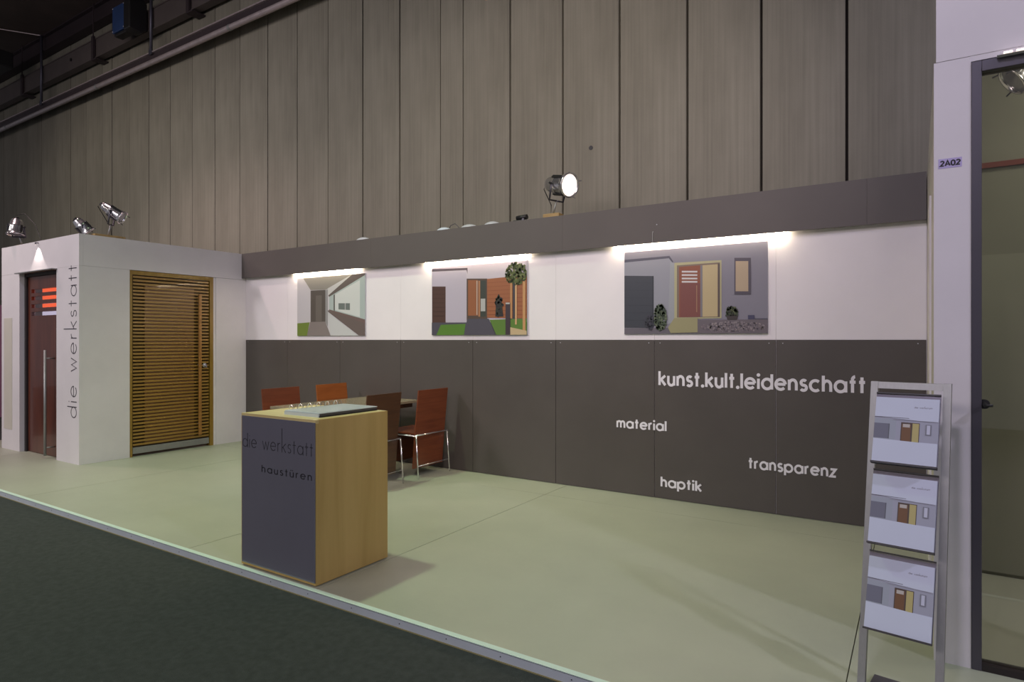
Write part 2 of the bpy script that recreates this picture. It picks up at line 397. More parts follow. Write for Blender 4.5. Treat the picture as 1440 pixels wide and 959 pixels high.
# concrete hall wall
rat = [-.60, -.48, -.368, -.256, -.143, -.03, .083, .197, .309, .425, .534, .6465, .7573, .815, .926, 1.036, 1.149, 1.258, 1.37, 1.485, 1.5956,
       1.7035, 1.816, 1.932, 2.0436, 2.153, 2.214, 2.324, 2.436, 2.544, 2.664, 2.775, 2.879, 3.0, 3.112, 3.225, 3.338, 3.45]
hw = struct(box('wall_hall', M['concrete_gap'], -rat[-1] * YH, -rat[0] * YH, YH + .06, YH + .2, -0.045, 7.64))
strong = {.083, .197, .309, .425, .534, .6465, .926, 1.036}
for a, b in zip(rat, rat[1:]):
    ga = .011 if a in strong else .0065; gb = .011 if b in strong else .0065
    dy = random.uniform(-.004, .004)
    box('concrete_panel', M['concrete'], -b * YH + gb, -a * YH - ga, YH + dy, YH + .059, -0.045, 7.64, hw, 0.004, origin=(-b * YH, YH, 0))
MB().rod((-.478 * YH, YH - .0045, 3.325), (-.478 * YH, YH - .0085, 3.325), .022, 14).build('anchor_hole', M['black'], hw)

# roof deck and beams
rf = struct(box('ceiling', M['roof'], -22, 5, -6, YH + .2, 7.641, 7.8))
def struct_beam(name, y0, y1, z0, z1):
    m = MB(); m.box(-22, 5, y0, y1, z0, z0 + .03); m.box(-22, 5, y0, y1, z1 - .03, z1); c = (y0 + y1) / 2; m.box(-22, 5, c - .02, c + .02, z0 + .03, z1 - .03)
    return m.build(name, M['steel'], rf)
struct_beam('roof_beam', 5.712, 5.885, 7.29, 7.64)
struct_beam('roof_beam', 2.6, 2.8, 7.42, 7.64)
for k in range(22): box('deck_rib', M['roof'], -21.5 + k * 1.15, -21.3 + k * 1.15, -6, 2.55, 7.58, 7.6409, rf)

# ------------------------------------------------------------------ stand back wall
bw = struct(box('wall_back', M['white'], XL, 0.06, YB, YB + .08, 0, 2.47))
seams = [XL, -6.74, -5.775, -4.81, -3.82, -2.855, -1.893, -.918, 0.056]
for a, b in zip(seams, seams[1:]):
    box('grey_wall_panel', M['grey'], a + .002, b - .002, YB - .0125, YB - .0002, 0.004, 1.35, bw, .0015)
    box('white_wall_panel', M['wall_white'], a + .0008, b - .0008, YB - .0085, YB - .0002, 1.3515, 2.47, bw)
    for sx in (a + .05, b - .05):
        MB().rod((sx, YB - .0126, 1.325), (sx, YB - .014, 1.325), .004, 8).build('panel_screw', M['plug'], bw)
# fascia
fs = [XL, -5.2, -2.75, -.3, .056]
fa = struct(box('trim_2', M['fascia'], XL + .001, .055, YB - .03, YB + .09, 2.4702, 2.498))
for a, b in zip(fs, fs[1:]):
    box('fascia_board', M['fascia'], a + .0005, b - .0005, YB - .074, YB - .056, 2.172, 2.500, fa)
for x in (-7.3, -5.2, -2.75, -.3):
    box('fascia_bracket', M['plug'], x - .01, x + .01, YB - .0558, YB - .0087, 2.44, 2.4698, fa)

WT = YB - .0127
R, U = (1, 0, 0), (0, 0, 1)
lettering('lettering', 'kunst.kult.leidenschaft', M['letter_white'], (-1.85, WT, .966), R, U, .083, 1.535, .27, .004, bw, 1.42, label='white bold words kunst.kult.leidenschaft', gap=.30)
lettering('lettering', 'material', M['letter_white'], (-2.235, WT, .578), R, U, .058, .445, .27, .004, bw, 1.42, label='small white word material', gap=.30)
lettering('lettering', 'haptik', M['letter_white'], (-1.832, WT, .104), R, U, .058, .338, .27, .004, bw, 1.42, label='small white word haptik', gap=.30)
lettering('lettering', 'transparenz', M['letter_white'], (-1.118, WT, .338), R, U, .060, .615, .27, .004, bw, 1.42, label='small white word transparenz', gap=.30)

# ------------------------------------------------------------------ left cube
DZ = 2.155
wl = struct(box('wall_left', M['white'], XL - .06, XL, YF + .04, 3.72, 0, DZ))       # side facing the stand
box('wall_board', M['white'], XL - .06, XL, 4.78, YB + .02, 0, DZ - .0015, wl)
box('header_board', M['white'], XL - .06, XL, YF + .0405, YB + .3, DZ + .0015, 2.5, wl)
wf = struct(box('wall_front', M['white'], -8.14, XL, YF, YF + .0395, 0, DZ))           # front facing the aisle
box('wall_board', M['white'], -9.66, -9.13, YF, YF + .04, 0, DZ, wf)
box('header_board', M['white'], -9.66, XL, YF, YF + .0395, DZ + .0015, 2.5, wf)
box('recessed_panel', M['cream'], -9.58, -9.34, YF - .004, YF - .0002, .25, 1.62, wf)['label'] = 'slightly duller upright strip panel'
box('cube_roof', M['white'], -9.64, XL - .062, YF + .05, YB + .2, 2.47, 2.4985, wf)
struct(box('wall_outer_left', M['white'], -9.66, -9.60, YF + .041, YB + .3, 0, 2.469))
box('reveal', M['white'], -9.16, -9.1302, YF + .0402, YF + .12, 0, DZ, wf)
box('reveal', M['white'], -8.1398, -8.11, YF + .0402, YF + .12, 0, DZ, wf)
box('reveal', M['white'], XL - .045, XL - .012, 4.7455, 4.7795, 0, DZ - .002, wl)
lettering('lettering', 'die werkstatt', M['letter_grey'], (-7.655, YF, .50), (0, 0, 1), (-1, 0, 0), .135, 1.665, .085, .001, wf, 1.6, 2.25, label='dark grey upright words die werkstatt', gap=.36)

# door 1: mahogany door in the cube front
d1 = struct(thing('door_1', 'dark red brown wooden door with four short glass slots', 'door', (-8.635, YF + .05, 0)))
del d1['category']
ox, oy = -8.635, YF + .05
def L1(x0, x1, y0, y1, z0, z1): return (x0 - ox, x1 - ox, y0 - oy, y1 - oy, z0, z1)
for c in ((-9.128, -9.075, oy, oy + .07, 0, DZ - .002), (-8.19, -8.142, oy, oy + .07, 0, DZ - .002), (-9.0745, -8.1905, oy, oy + .07, 2.11, DZ - .002)):
    box('door_frame', M['mahogany_dark'], *L1(*c), d1)
leaf = MB(); yl = oy + .02
slots = [1.935, 1.848, 1.756, 1.663]
x0, x1, sx0, sx1 = -9.073, -8.192, -8.985, -8.27
leaf.box(*L1(x0, sx0, yl, yl + .04, .006, 2.108)); leaf.box(*L1(sx1, x1, yl, yl + .04, .006, 2.108))
zc = .006
for z in sorted(slots):
    leaf.box(*L1(sx0, sx1, yl, yl + .04, zc, z - .023)); zc = z + .023
leaf.box(*L1(sx0, sx1, yl, yl + .04, zc, 2.108))
lf = leaf.build('door_leaf', M['mahogany'], d1)
for z in slots: box('slot_glass', M['clear'], *L1(sx0, sx1, yl + .015, yl + .021, z - .023, z + .023), lf)
hb = MB().rod((-8.365 - ox, -.075, .03), (-8.365 - ox, -.075, 1.235), .014, 12)
for z in (.12, 1.14): hb.rod((-8.365 - ox, -.075, z), (-8.365 - ox, .0195, z), .008, 8)
hb.build('bar_handle', M['brushed'], d1, smooth=True)['label'] = 'long brushed metal bar handle'
# added glowing panels that give the slot glass its orange and white light
t = thing('slot_glow', 'added glowing panel that colours the slots of the dark red door', 'glow panel', (-8.95, 3.37, 0))
box('orange_panel', M['slot_orange_glow'], 0, .46, 0, .03, 1.745, 2.05, t); box('white_panel', M['slot_white_glow'], 0, .46, 0, .03, 1.58, 1.735, t)
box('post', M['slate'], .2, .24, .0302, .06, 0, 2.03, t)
# small downlight above door 1
t = thing('wall_washer', 'tiny downlight throwing a light cone above the dark red door', 'downlight', (-8.6, YF, 2.46))
MB().box(-.006, .006, -.036, -.0002, .012, .022).build('bracket', M['slate'], t)
MB().rod((0, -.03, .0118), (0, -.03, -.004), .008, 12).build('lamp_can', M['slate'], t)
MB().rod((0, -.03, -.0043), (0, -.03, -.006), .006, 12).build('lens', M['hot'], t)
sp = spot('wall_washer_light', (-8.6, YF - .03, 2.45), (-8.6, YF - .0, 1.2), 9, (1, .86, .80), 86, .3, .006)
tag(box('door_canopy', M['brushed'], -9.14, -8.12, YF - .05, YF - .0002, DZ - .012, DZ - .001, None, origin=(-8.6, YF, DZ - .012)), 'thin metal ledge catching light over the dark red door', 'ledge')

# door 2: slatted larch door in the cube side
d2 = struct(thing('door_2', 'golden slatted wooden door in the side of the white cube', 'door', (XL - .05, 4.25, 0))); del d2['category']
def L2(x0, x1, y0, y1, z0, z1): return (x0, x1, y0 - 4.25, y1 - 4.25, z0, z1)
# local x: + towards the stand, 0.05 is flush with the wall face
box('door_frame', M['larch_frame'], *L2(-.03, .052, 3.7205, 3.748, 0, DZ - .003), d2)
box('door_frame', M['larch_frame'], *L2(-.03, .045, 4.70, 4.745, 0, DZ - .003), d2)
box('door_frame', M['larch_frame'], *L2(-.03, .050, 3.7485, 4.6995, 2.105, DZ - .003), d2)
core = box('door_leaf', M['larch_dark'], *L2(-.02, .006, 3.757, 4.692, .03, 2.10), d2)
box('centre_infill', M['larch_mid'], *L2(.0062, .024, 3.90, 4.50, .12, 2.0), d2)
z = .125; n = 0
while z < 2.08:
    s = box('slat', M['larch'], *L2(.0245, .036, 3.762, 4.688, 0, .0225), d2); s.location = (0, 0, z)
    z += .0405; n += 1
box('kick_plate', M['brushed'], *L2(.0062, .036, 3.76, 4.69, .032, .105), d2)['label'] = 'brushed metal kick plate'
bh = MB().box(*L2(.062, .088, 4.532, 4.565, .16, 1.92))
bh.build('bar_handle', M['orange_bar'], d2, bevel=.004)['label'] = 'long upright reddish wooden bar handle'
for zz in (.30, 1.04, 1.80): MB().rod((.0342, .298, zz), (.0618, .298, zz), .008, 8).build('handle_stud', M['brushed'], d2)
lk = MB().lathe([(0, .026), (.008, .026), (.010, .020)], basis((.0342, 4.632 - 4.25, 1.03), (1, 0, 0)), 16)
lk.build('lock_rosette', M['chrome'], d2, smooth=True)
MB().rod((.0443, .382, 1.03), (.07, .382, 1.03), .006, 8).box(.07, .073, .372, .392, 1.0, 1.04).build('key', M['chrome'], d2)

# ------------------------------------------------------------------ right cube
wr = struct(box('wall_right', M['cream'], .06, .10, YF + .0405, YB + .1, 0, 2.5))
box('wall_board', M['white'], .052, .0598, 3.72, 4.15, 0, 2.06, wr)['label'] = 'brighter white upright board edge'
wp = struct(box('wall_front_right', M['white'], .06, .187, YF, YF + .04, 0, 2.515))
box('header_board', M['white'], .068, 2.4, YF, YF + .04, 2.5175, 4.3, wp)
box('header_board', M['white'], .187, 2.4, YF + .002, YF + .04, 2.494, 2.5170, wp)
st = box('number_sticker', M['sticker'], .0755, .1565, YF - .0012, YF - .0001, 2.068, 2.108, wp); st['label'] = 'lilac sticker reading 2A02'
lettering('lettering', '2A02', M['letter_black'], (.0825, YF - .0012, 2.0775), R, U, .0155, .068, .34, .0006, st, gap=.22)
d3 = struct(thing('door_3', 'dark framed tinted glass door at the right edge', 'door', (.69, YF, 0))); del d3['category']
FX0, FX1 = .1885, 1.19
for c in ((FX0, FX0 + .034, 0, 2.49), (FX1 - .034, FX1, 0, 2.49)):
    box('door_frame', M['slate'], c[0] - .69, c[1] - .69, -.004, .06, c[2], c[3], d3, .002)
box('door_frame', M['slate'], FX0 + .0345 - .69, FX1 - .0345 - .69, -.004, .06, 2.445, 2.49, d3, .002)
box('threshold', M['mahogany_dark'], FX0 + .0345 - .69, FX1 - .0345 - .69, .0, .06, 0, .028, d3)
box('pane', M['pane'], FX0 + .035 - .69, FX1 - .035 - .69, .024, .034, .0285, 2.4445, d3)
hd = MB().rod((.232 - .69, .0238, 1.087), (.232 - .69, -.04, 1.087), .008, 10).rod((.228 - .69, -.04, 1.087), (.256 - .69, -.04, 1.087), .006, 10)
hd.lathe([(0, .02), (.006, .02)], basis((.232 - .69, .0236, 1.087), (0, -1, 0)), 14)
hd.build('door_handle', M['black'], d3, smooth=True)
t = thing('led_ledge', 'bright lit strip along the top of the glass door frame', 'light strip', (.69, YF, 2.49))
box('ledge', M['white'], -.42, .5, -.035, -.0045, -.004, .0, t)
for i in range(12):
    box('light_emitting_diode', M['hot'], -.40 + i * .04, -.372 + i * .04, -.040, -.0352, -.003, .004, t)
# made-up room behind the glass, its boards stand in for reflections
t = thing('room_fill_lamp', 'added flat fill lamp in the made-up room behind the glass door', 'lamp', (1.5, 3.75, 3.17))
box('lamp_body', M['brushed'], -.12, .12, -.12, .12, 0, .028, t)
box('diffuser', M['hot'], -.1, .1, -.1, .1, -.006, -.0003, t)
area('room_fill_light', (1.5, 3.75, 3.15), (1.3, 3.9, 0), 30, (1, .97, .90), .3, .3)  # added fill, brightens the room behind the glass
struct(box('wall_inner', M['olive'], .12, 2.4, 4.55, 4.60, 0, 3.2))
iw = bpy.data.objects['wall_inner']
box('reflected_red_line', M['red'], .12, 2.4, 4.53, 4.5498, 2.34, 2.37, iw)
box('reflected_board', M['inner'], .12, 2.4, 4.538, 4.5498, .02, 1.84, iw)
box('ceiling_panel', M['olive'], .105, 2.4, YF + .05, 4.6, 3.2, 3.24, iw)
struct(box('wall_inner_right', M['olive'], 2.36, 2.40, YF + .045, 4.5, 0, 3.19))

# neighbour
tag(box('neighbour_partition', M['pinkwall'], -14, -10.9, 4.6, 4.68, -.045, 1.98, None, origin=(-12.4, 4.64, -.045)), 'plum partition of the next booth at the far left edge', 'partition')

# ------------------------------------------------------------------ lights behind the fascia
for nm, xc, hw_ in (('first', -6.02, .57), ('second', -3.80, .64), ('third', -1.545, .70)):
    lab = {'first': 'lit tube behind the fascia above the corridor picture, leftmost of three',
           'second': 'lit tube behind the fascia above the picture with a small tree',
           'third': 'lit tube behind the fascia above the largest picture beside the lettering'}[nm]
    t = thing('strip_light', lab, 'strip light', (xc, YB - .03, 2.21), 0, 'strip lights over the pictures')
    box('lamp_housing', M['plug'], -hw_, hw_, -.012, .020, -.0175, .035, t)
    MB().rod((-hw_ + .01, 0, -.031), (hw_ - .01, 0, -.031), .0125, 12).build('tube', M['tube'], t, smooth=True)

# ------------------------------------------------------------------ pictures
PH, PW, PZ = .72, 1.19, 1.40
def picture(xc, label):
    t = thing('picture', label, 'picture', (xc, YB - .0087, PZ), 0, 'pictures on the white wall')
    box('panel', M['plug'], -PW / 2, PW / 2, -.016, -.0002, 0, PH, t, .001)
    p = Print((-PW / 2 + .001, -.0163, .001), R, U, PW - .002, PH - .002)
    return t, p
def conv(l, r, tl, tr, bl, br):      # picture coordinates measured in a skewed crop -> u, v
    def f(x, y):
        u = (x - l) / (r - l); top = tl + (tr - tl) * u; bot = bl + (br - bl) * u
        k = 1.08; uu = u * k / (1 + (k - 1) * u) if False else u
        return (uu, 1 - (y - top) / (bot - top))
    return f
# picture 1, corridor
t, p = picture(-5.935, 'picture of a white house passage with long window band, leftmost on the wall')
f = conv(70, 452, 290, 262, 610, 607)
P = lambda pts, c: p.poly([f(*q) for q in pts], c)
P([(70, 290), (452, 262), (452, 607), (70, 610)], (.60, .59, .62))
P([(105, 288), (385, 266), (240, 352), (150, 355)], (.27, .26, .23))
P([(70, 290), (105, 288), (150, 355), (150, 540), (70, 542)], (.55, .54, .57))
P([(150, 357), (236, 353), (236, 530), (150, 533)], (.105, .092, .082))
P([(180, 385), (215, 383), (215, 528), (180, 530)], (.15, .135, .12))
P([(236, 355), (250, 350), (250, 560), (236, 530)], (.30, .30, .30))
P([(70, 540), (145, 534), (128, 610), (70, 610)], (.17, .24, .05))
P([(148, 532), (236, 530), (266, 609), (128, 610)], (.24, .21, .20))
P([(250, 345), (385, 266), (252, 385)], (.55, .56, .55))
P([(252, 385), (385, 266), (452, 262), (452, 272), (258, 392)], (.13, .11, .10))
P([(258, 392), (452, 272), (452, 520), (258, 462)], (.42, .50, .48))
P([(290, 380), (425, 300), (425, 505), (290, 465)], (.62, .66, .64))
P([(310, 428), (372, 428), (372, 466), (310, 462)], (.16, .19, .18))
P([(345, 428), (349, 428), (349, 465), (345, 464)], (.5, .5, .5))
P([(283, 382), (290, 378), (290, 470), (283, 467)], (.12, .12, .11))
P([(258, 462), (452, 518), (452, 545), (258, 470)], (.17, .12, .11))
P([(252, 466), (452, 540), (452, 607), (420, 607), (252, 475)], (.15, .12, .11))
P([(250, 476), (415, 607), (266, 609)], (.56, .58, .58))
p.build('print', M['ink'], t)
# picture 2, villa with tree
t, p = picture(-3.755, 'picture of a white villa with wood cladding and a small tree')
f = conv(830, 1358, 228, 187, 602, 602)
P = lambda pts, c: p.poly([f(*q) for q in pts], c)
Rr = lambda x0, y0, x1, y1, c: P([(x0, y0), (x1, y0), (x1, y1), (x0, y1)], c)
P([(830, 228), (1358, 187), (1358, 602), (830, 602)], (.54, .50, .58))
P([(830, 236), (1040, 228), (1040, 262), (1034, 240), (830, 250)], (.10, .08, .10))
Rr(830, 252, 1034, 530, (.50, .46, .56))
Rr(832, 332, 913, 532, (.085, .045, .035))
for k in range(7): Rr(834, 350 + k * 24, 911, 352 + k * 24, (.05, .028, .022))
Rr(830, 532, 1358, 602, (.08, .075, .10))
P([(885, 545), (1030, 540), (1020, 602), (858, 602)], (.10, .22, .035))
Rr(1036, 288, 1150, 520, (.10, .07, .055))
Rr(1044, 296, 1100, 494, (.30, .115, .05)); Rr(1092, 300, 1096, 490, (.55, .5, .45))
Rr(1102, 300, 1112, 500, (.42, .2, .1)); Rr(1113, 298, 1143, 500, (.05, .06, .05)); Rr(1115, 400, 1140, 470, (.45, .46, .46))
P([(1150, 290), (1358, 270), (1358, 512), (1150, 506)], (.34, .125, .055))
for k in range(9): P([(1150, 312 + k * 22), (1358, 296 + k * 24), (1358, 298 + k * 24), (1150, 314 + k * 22)], (.24, .08, .035))
P([(1165, 518), (1358, 512), (1358, 602), (1200, 602)], (.11, .21, .04))
P([(1040, 512), (1160, 512), (1196, 602), (1024, 602)], (.085, .08, .105))
P([(1195, 500), (1200, 400), (1212, 375), (1226, 400), (1238, 500)], (.035, .03, .03))
cu, cv = f(1214, 440); p.blob(cu, cv, .035, .15, [(.04, .045, .03), (.03, .03, .03)], 60, .012)
Rr(1287, 290, 1302, 512, (.05, .05, .06)); Rr(1274, 300, 1284, 512, (.50, .26, .11)); Rr(1299, 300, 1308, 545, (.62, .38, .2)); Rr(1338, 290, 1352, 590, (.55, .30, .13))
cu, cv = f(1305, 262); p.blob(cu, cv, .105, .15, [(.05, .075, .02), (.10, .13, .035), (.16, .19, .06), (.03, .045, .015)], 300, .011)
P([(1275, 560), (1358, 580), (1358, 602), (1270, 602)], (.55, .42, .25))
Rr(1250, 425, 1275, 602, (.055, .04, .05)); Rr(1251, 423, 1272, 431, (.5, .5, .5))
p.build('print', M['ink'], t)
# picture 3, entrance
t, p = picture(-1.568, 'large picture of a grey house entrance with red door, rightmost on the wall')
f = conv(178, 1150, 268, 187, 815, 806)
P = lambda pts, c: p.poly([f(*q) for q in pts], c)
Rr = lambda x0, y0, x1, y1, c: P([(x0, y0), (x1, y0), (x1, y1), (x0, y1)], c)
P([(178, 268), (1150, 187), (1150, 806), (178, 815)], (.23, .225, .275))
P([(178, 335), (508, 303), (535, 330), (540, 740), (178, 770)], (.29, .30, .35))
P([(178, 318), (510, 288), (538, 328), (530, 332), (505, 304), (178, 336)], (.085, .085, .12))
P([(515, 330), (555, 340), (555, 720), (500, 745)], (.32, .34, .37))
P([(178, 775), (1150, 760), (1150, 806), (178, 815)], (.14, .13, .155))
Rr(178, 424, 396, 772, (.048, .055, .070)); Rr(388, 424, 397, 772, (.025, .03, .04))
for k in range(6): Rr(180, 470 + k * 50, 388, 472 + k * 50, (.04, .046, .06))
P([(545, 335), (862, 315), (862, 705), (545, 712)], (.43, .41, .24))
P([(563, 352), (852, 330), (852, 698), (563, 702)], (.20, .15, .12))
P([(578, 362), (722, 350), (722, 696), (578, 700)], (.26, .085, .045))
P([(585, 470), (722, 470), (722, 696), (585, 698)], (.20, .07, .06))
for y in (388, 411, 434, 456): Rr(597, y, 703, y + 11, (.62, .60, .62))
Rr(696, 485, 702, 665, (.35, .2, .12))
P([(738, 350), (838, 343), (838, 694), (738, 696)], (.50, .41, .23))
Rr(724, 350, 738, 696, (.20, .19, .21)); Rr(839, 338, 851, 696, (.10, .075, .07))
P([(545, 706), (705, 702), (712, 800), (520, 806), (500, 770)], (.33, .31, .17))
Rr(945, 300, 1048, 545, (.085, .075, .10)); Rr(953, 322, 1032, 524, (.47, .37, .25))
Rr(1048, 706, 1150, 712, (.06, .06, .09))
P([(705, 716), (1150, 712), (1150, 806), (705, 808)], (.15, .13, .15))
cu, cv = f(935, 762); p.blob(cu, cv, .215, .055, [(.24, .21, .23), (.10, .09, .11), (.17, .14, .16), (.30, .26, .27)], 420, .006)
Rr(1030, 684, 1070, 712, (.06, .06, .12))
cu, cv = f(930, 668); p.blob(cu, cv, .036, .072, [(.045, .065, .03), (.09, .11, .05), (.03, .035, .025)], 160, .009)
P([(895, 690), (968, 690), (962, 716), (900, 716)], (.05, .04, .04))
cu, cv = f(446, 700); p.blob(cu, cv, .044, .15, [(.07, .10, .06), (.12, .15, .09), (.04, .06, .04)], 240, .010)
cu, cv = f(370, 735); p.blob(cu, cv, .035, .08, [(.05, .05, .07), (.04, .045, .055)], 60, .010)
p.build('print', M['ink'], t)
# small hook on the fascia
t = thing('hanging_hook', 'short silver wire hook hanging on the grey fascia', 'hook', (-1.885, YB - .076, 2.165))
MB().tube([(0, -.004, 0), (0, -.004, .09), (.004, -.001, .105)], .0028).build('wire', M['brushed'], t)
MB().rod((.035, -.001, .16), (.035, .0018, .16), .005, 8).build('pin', M['plug'], t)

# ------------------------------------------------------------------ counter
CX0, CX1, CY0, CY1, CH = -3.425, -2.760, 2.318, 2.872, .912
t = thing('reception_counter', 'maple counter block with dark glass front and lettering at the platform edge', 'counter', (CX0, CY0, 0))
W_, D_ = CX1 - CX0, CY1 - CY0
box('side_panel', M['maple'], W_ - .02, W_, .02, D_, .006, CH - .0005, t); box('side_panel', M['maple'], 0, .02, .02, D_, .006, CH - .0005, t)
box('back_panel', M['maple'], .0205, W_ - .0205, D_ - .02, D_, .006, CH - .0205, t)
box('front_panel', M['maple'], 0, W_, 0, .0195, .006, CH - .0205, t)
box('counter_top', M['maple_top'], .0205, W_ - .0205, .0200, D_, CH - .02, CH, t)
box('counter_top_edge', M['maple_top'], 0, W_, 0, .0197, CH - .02, CH, t)
box('plinth', M['black'], .03, W_ - .03, .03, D_ - .03, 0, .0058, t)
gp = box('glass_front', M['counter_glass'], .014, W_ - .002, -.007, -.0003, .022, CH - .014, t, .0008); gp['label'] = 'dark grey blue glass front pane'
lettering('lettering', 'die werkstatt', M['letter_black'], (.022, -.0072, .712), R, U, .052, .628, .07, .0006, gp, 1.62, 2.6, label='near black words die werkstatt', gap=.30)
lettering('lettering', 'haustüren', M['letter_black'], (.205, -.0072, .580), R, U, .029, .435, .17, .0006, gp, 1.38, label='near black word haustüren', gap=.50)
# sample book on the counter
t = thing('sample_book', 'pale blue wire bound sample book lying on the maple counter', 'book', (-3.135, 2.405, CH))
box('lower_cover', M['black'], 0, .305, 0, .45, 0, .008, t); box('pages', M['slate'], .004, .303, .004, .446, .0082, .020, t)
box('upper_cover', M['acrylic'], 0, .305, 0, .45, .0202, .0255, t, .002)
box('page_edge', M['acrylic'], .0, .298, -.004, .0035, .0, .0200, t)
for i in range(12):
    y = .03 + i * .034
    MB().tube([(.018 + .017 * math.cos(a), y, .0262 + .026 * max(0, math.sin(a)) + .0022) for a in [k * PI / 8 for k in range(9)]], .0016, 6).build('wire_ring', M['slate'] if i % 2 else M['chrome'], t)

# ------------------------------------------------------------------ table and chairs
t = thing('meeting_table', 'olive brown meeting table between the four wooden chairs', 'table', (-4.76, 4.36, 0))
box('table_top', M['table'], -.33, .42, -.62, .62, .705, .73, t, .002)
for yy in (-.42, .42):
    MB().prism([(-.24, yy - .015, 0), (-.10, yy - .015, 0), (.10, yy - .015, .66), (-.04, yy - .015, .66)], (0, .03, 0)).build('leg', M['cherry_dark'], t)
    MB().prism([(.24, yy + .016, 0), (.10, yy + .016, 0), (-.10, yy + .016, .66), (.04, yy + .016, .66)], (0, .03, 0)).build('leg', M['cherry_dark'], t)
box('apron', M['cherry_dark'], -.30, .38, -.56, .56, .6605, .7045, t)

def make_chair(loc, rz, m, label):
    t = thing('plywood_chair', label, 'chair', loc, rz, 'plywood chairs round the table')
    w2 = .225
    # sitter faces -x; back sheet leans out to +x at the top
    bk = MB().prism([(-.035, -w2, .095), (-.023, -w2, .095), (.006, -w2, .44), (.052, -w2, .862), (.040, -w2, .862), (-.006, -w2, .44)], (0, 2 * w2, 0))
    bk.build('backrest', m, t)
    MB().prism([(-.41, -w2, .432), (-.0075, -w2, .432), (-.0075, -w2, .446), (-.41, -w2, .446)], (0, 2 * w2, 0)).build('seat', m, t)
    MB().prism([(-.425, -w2, .10), (-.413, -w2, .10), (-.4105, -w2, .431), (-.4225, -w2, .446)], (0, 2 * w2, 0)).build('front_panel', m, t)
    fr = MB(); zz = .418
    a = w2 + .012
    fr.tube([(.028, -a, zz), (-.39, -a, zz)], .007); fr.tube([(.028, a, zz), (-.39, a, zz)], .007)
    fr.tube([(.026, -a - .004, zz + .005), (.026, a + .004, zz + .005)], .007)
    fr.build('seat_frame', M['chrome'], t, smooth=True)
    for sy in (-1, 1):
        MB().tube([(.028, sy * a, zz + .005), (.060, sy * (a + .004), .005)], .0072).build('leg', M['chrome'], t, smooth=True)
        MB().tube([(-.39, sy * a, zz), (-.405, sy * (a + .004), .005)], .0072).build('leg', M['chrome'], t, smooth=True)
    MB().tube([(.050, -a, .13), (.050, a, .13)], .005).build('stretcher', M['chrome'], t, smooth=True)
    return t
make_chair((-4.10, 4.865, 0), 0, M['cherry'], 'red brown plywood chair nearest the grey wall, rightmost of the four')
make_chair((-4.11, 4.19, 0), math.radians(2), M['cherry_dark'], 'shade darkened plywood chair partly hidden behind the counter, second from the right')
make_chair((-5.45, 4.835, 0), math.radians(183), M['cherry_orange'], 'orange brown plywood chair against the grey wall, beyond the table')
make_chair((-5.43, 4.15, 0), math.radians(180), M['cherry'], 'red brown plywood chair leftmost of the four, seen above the counter')

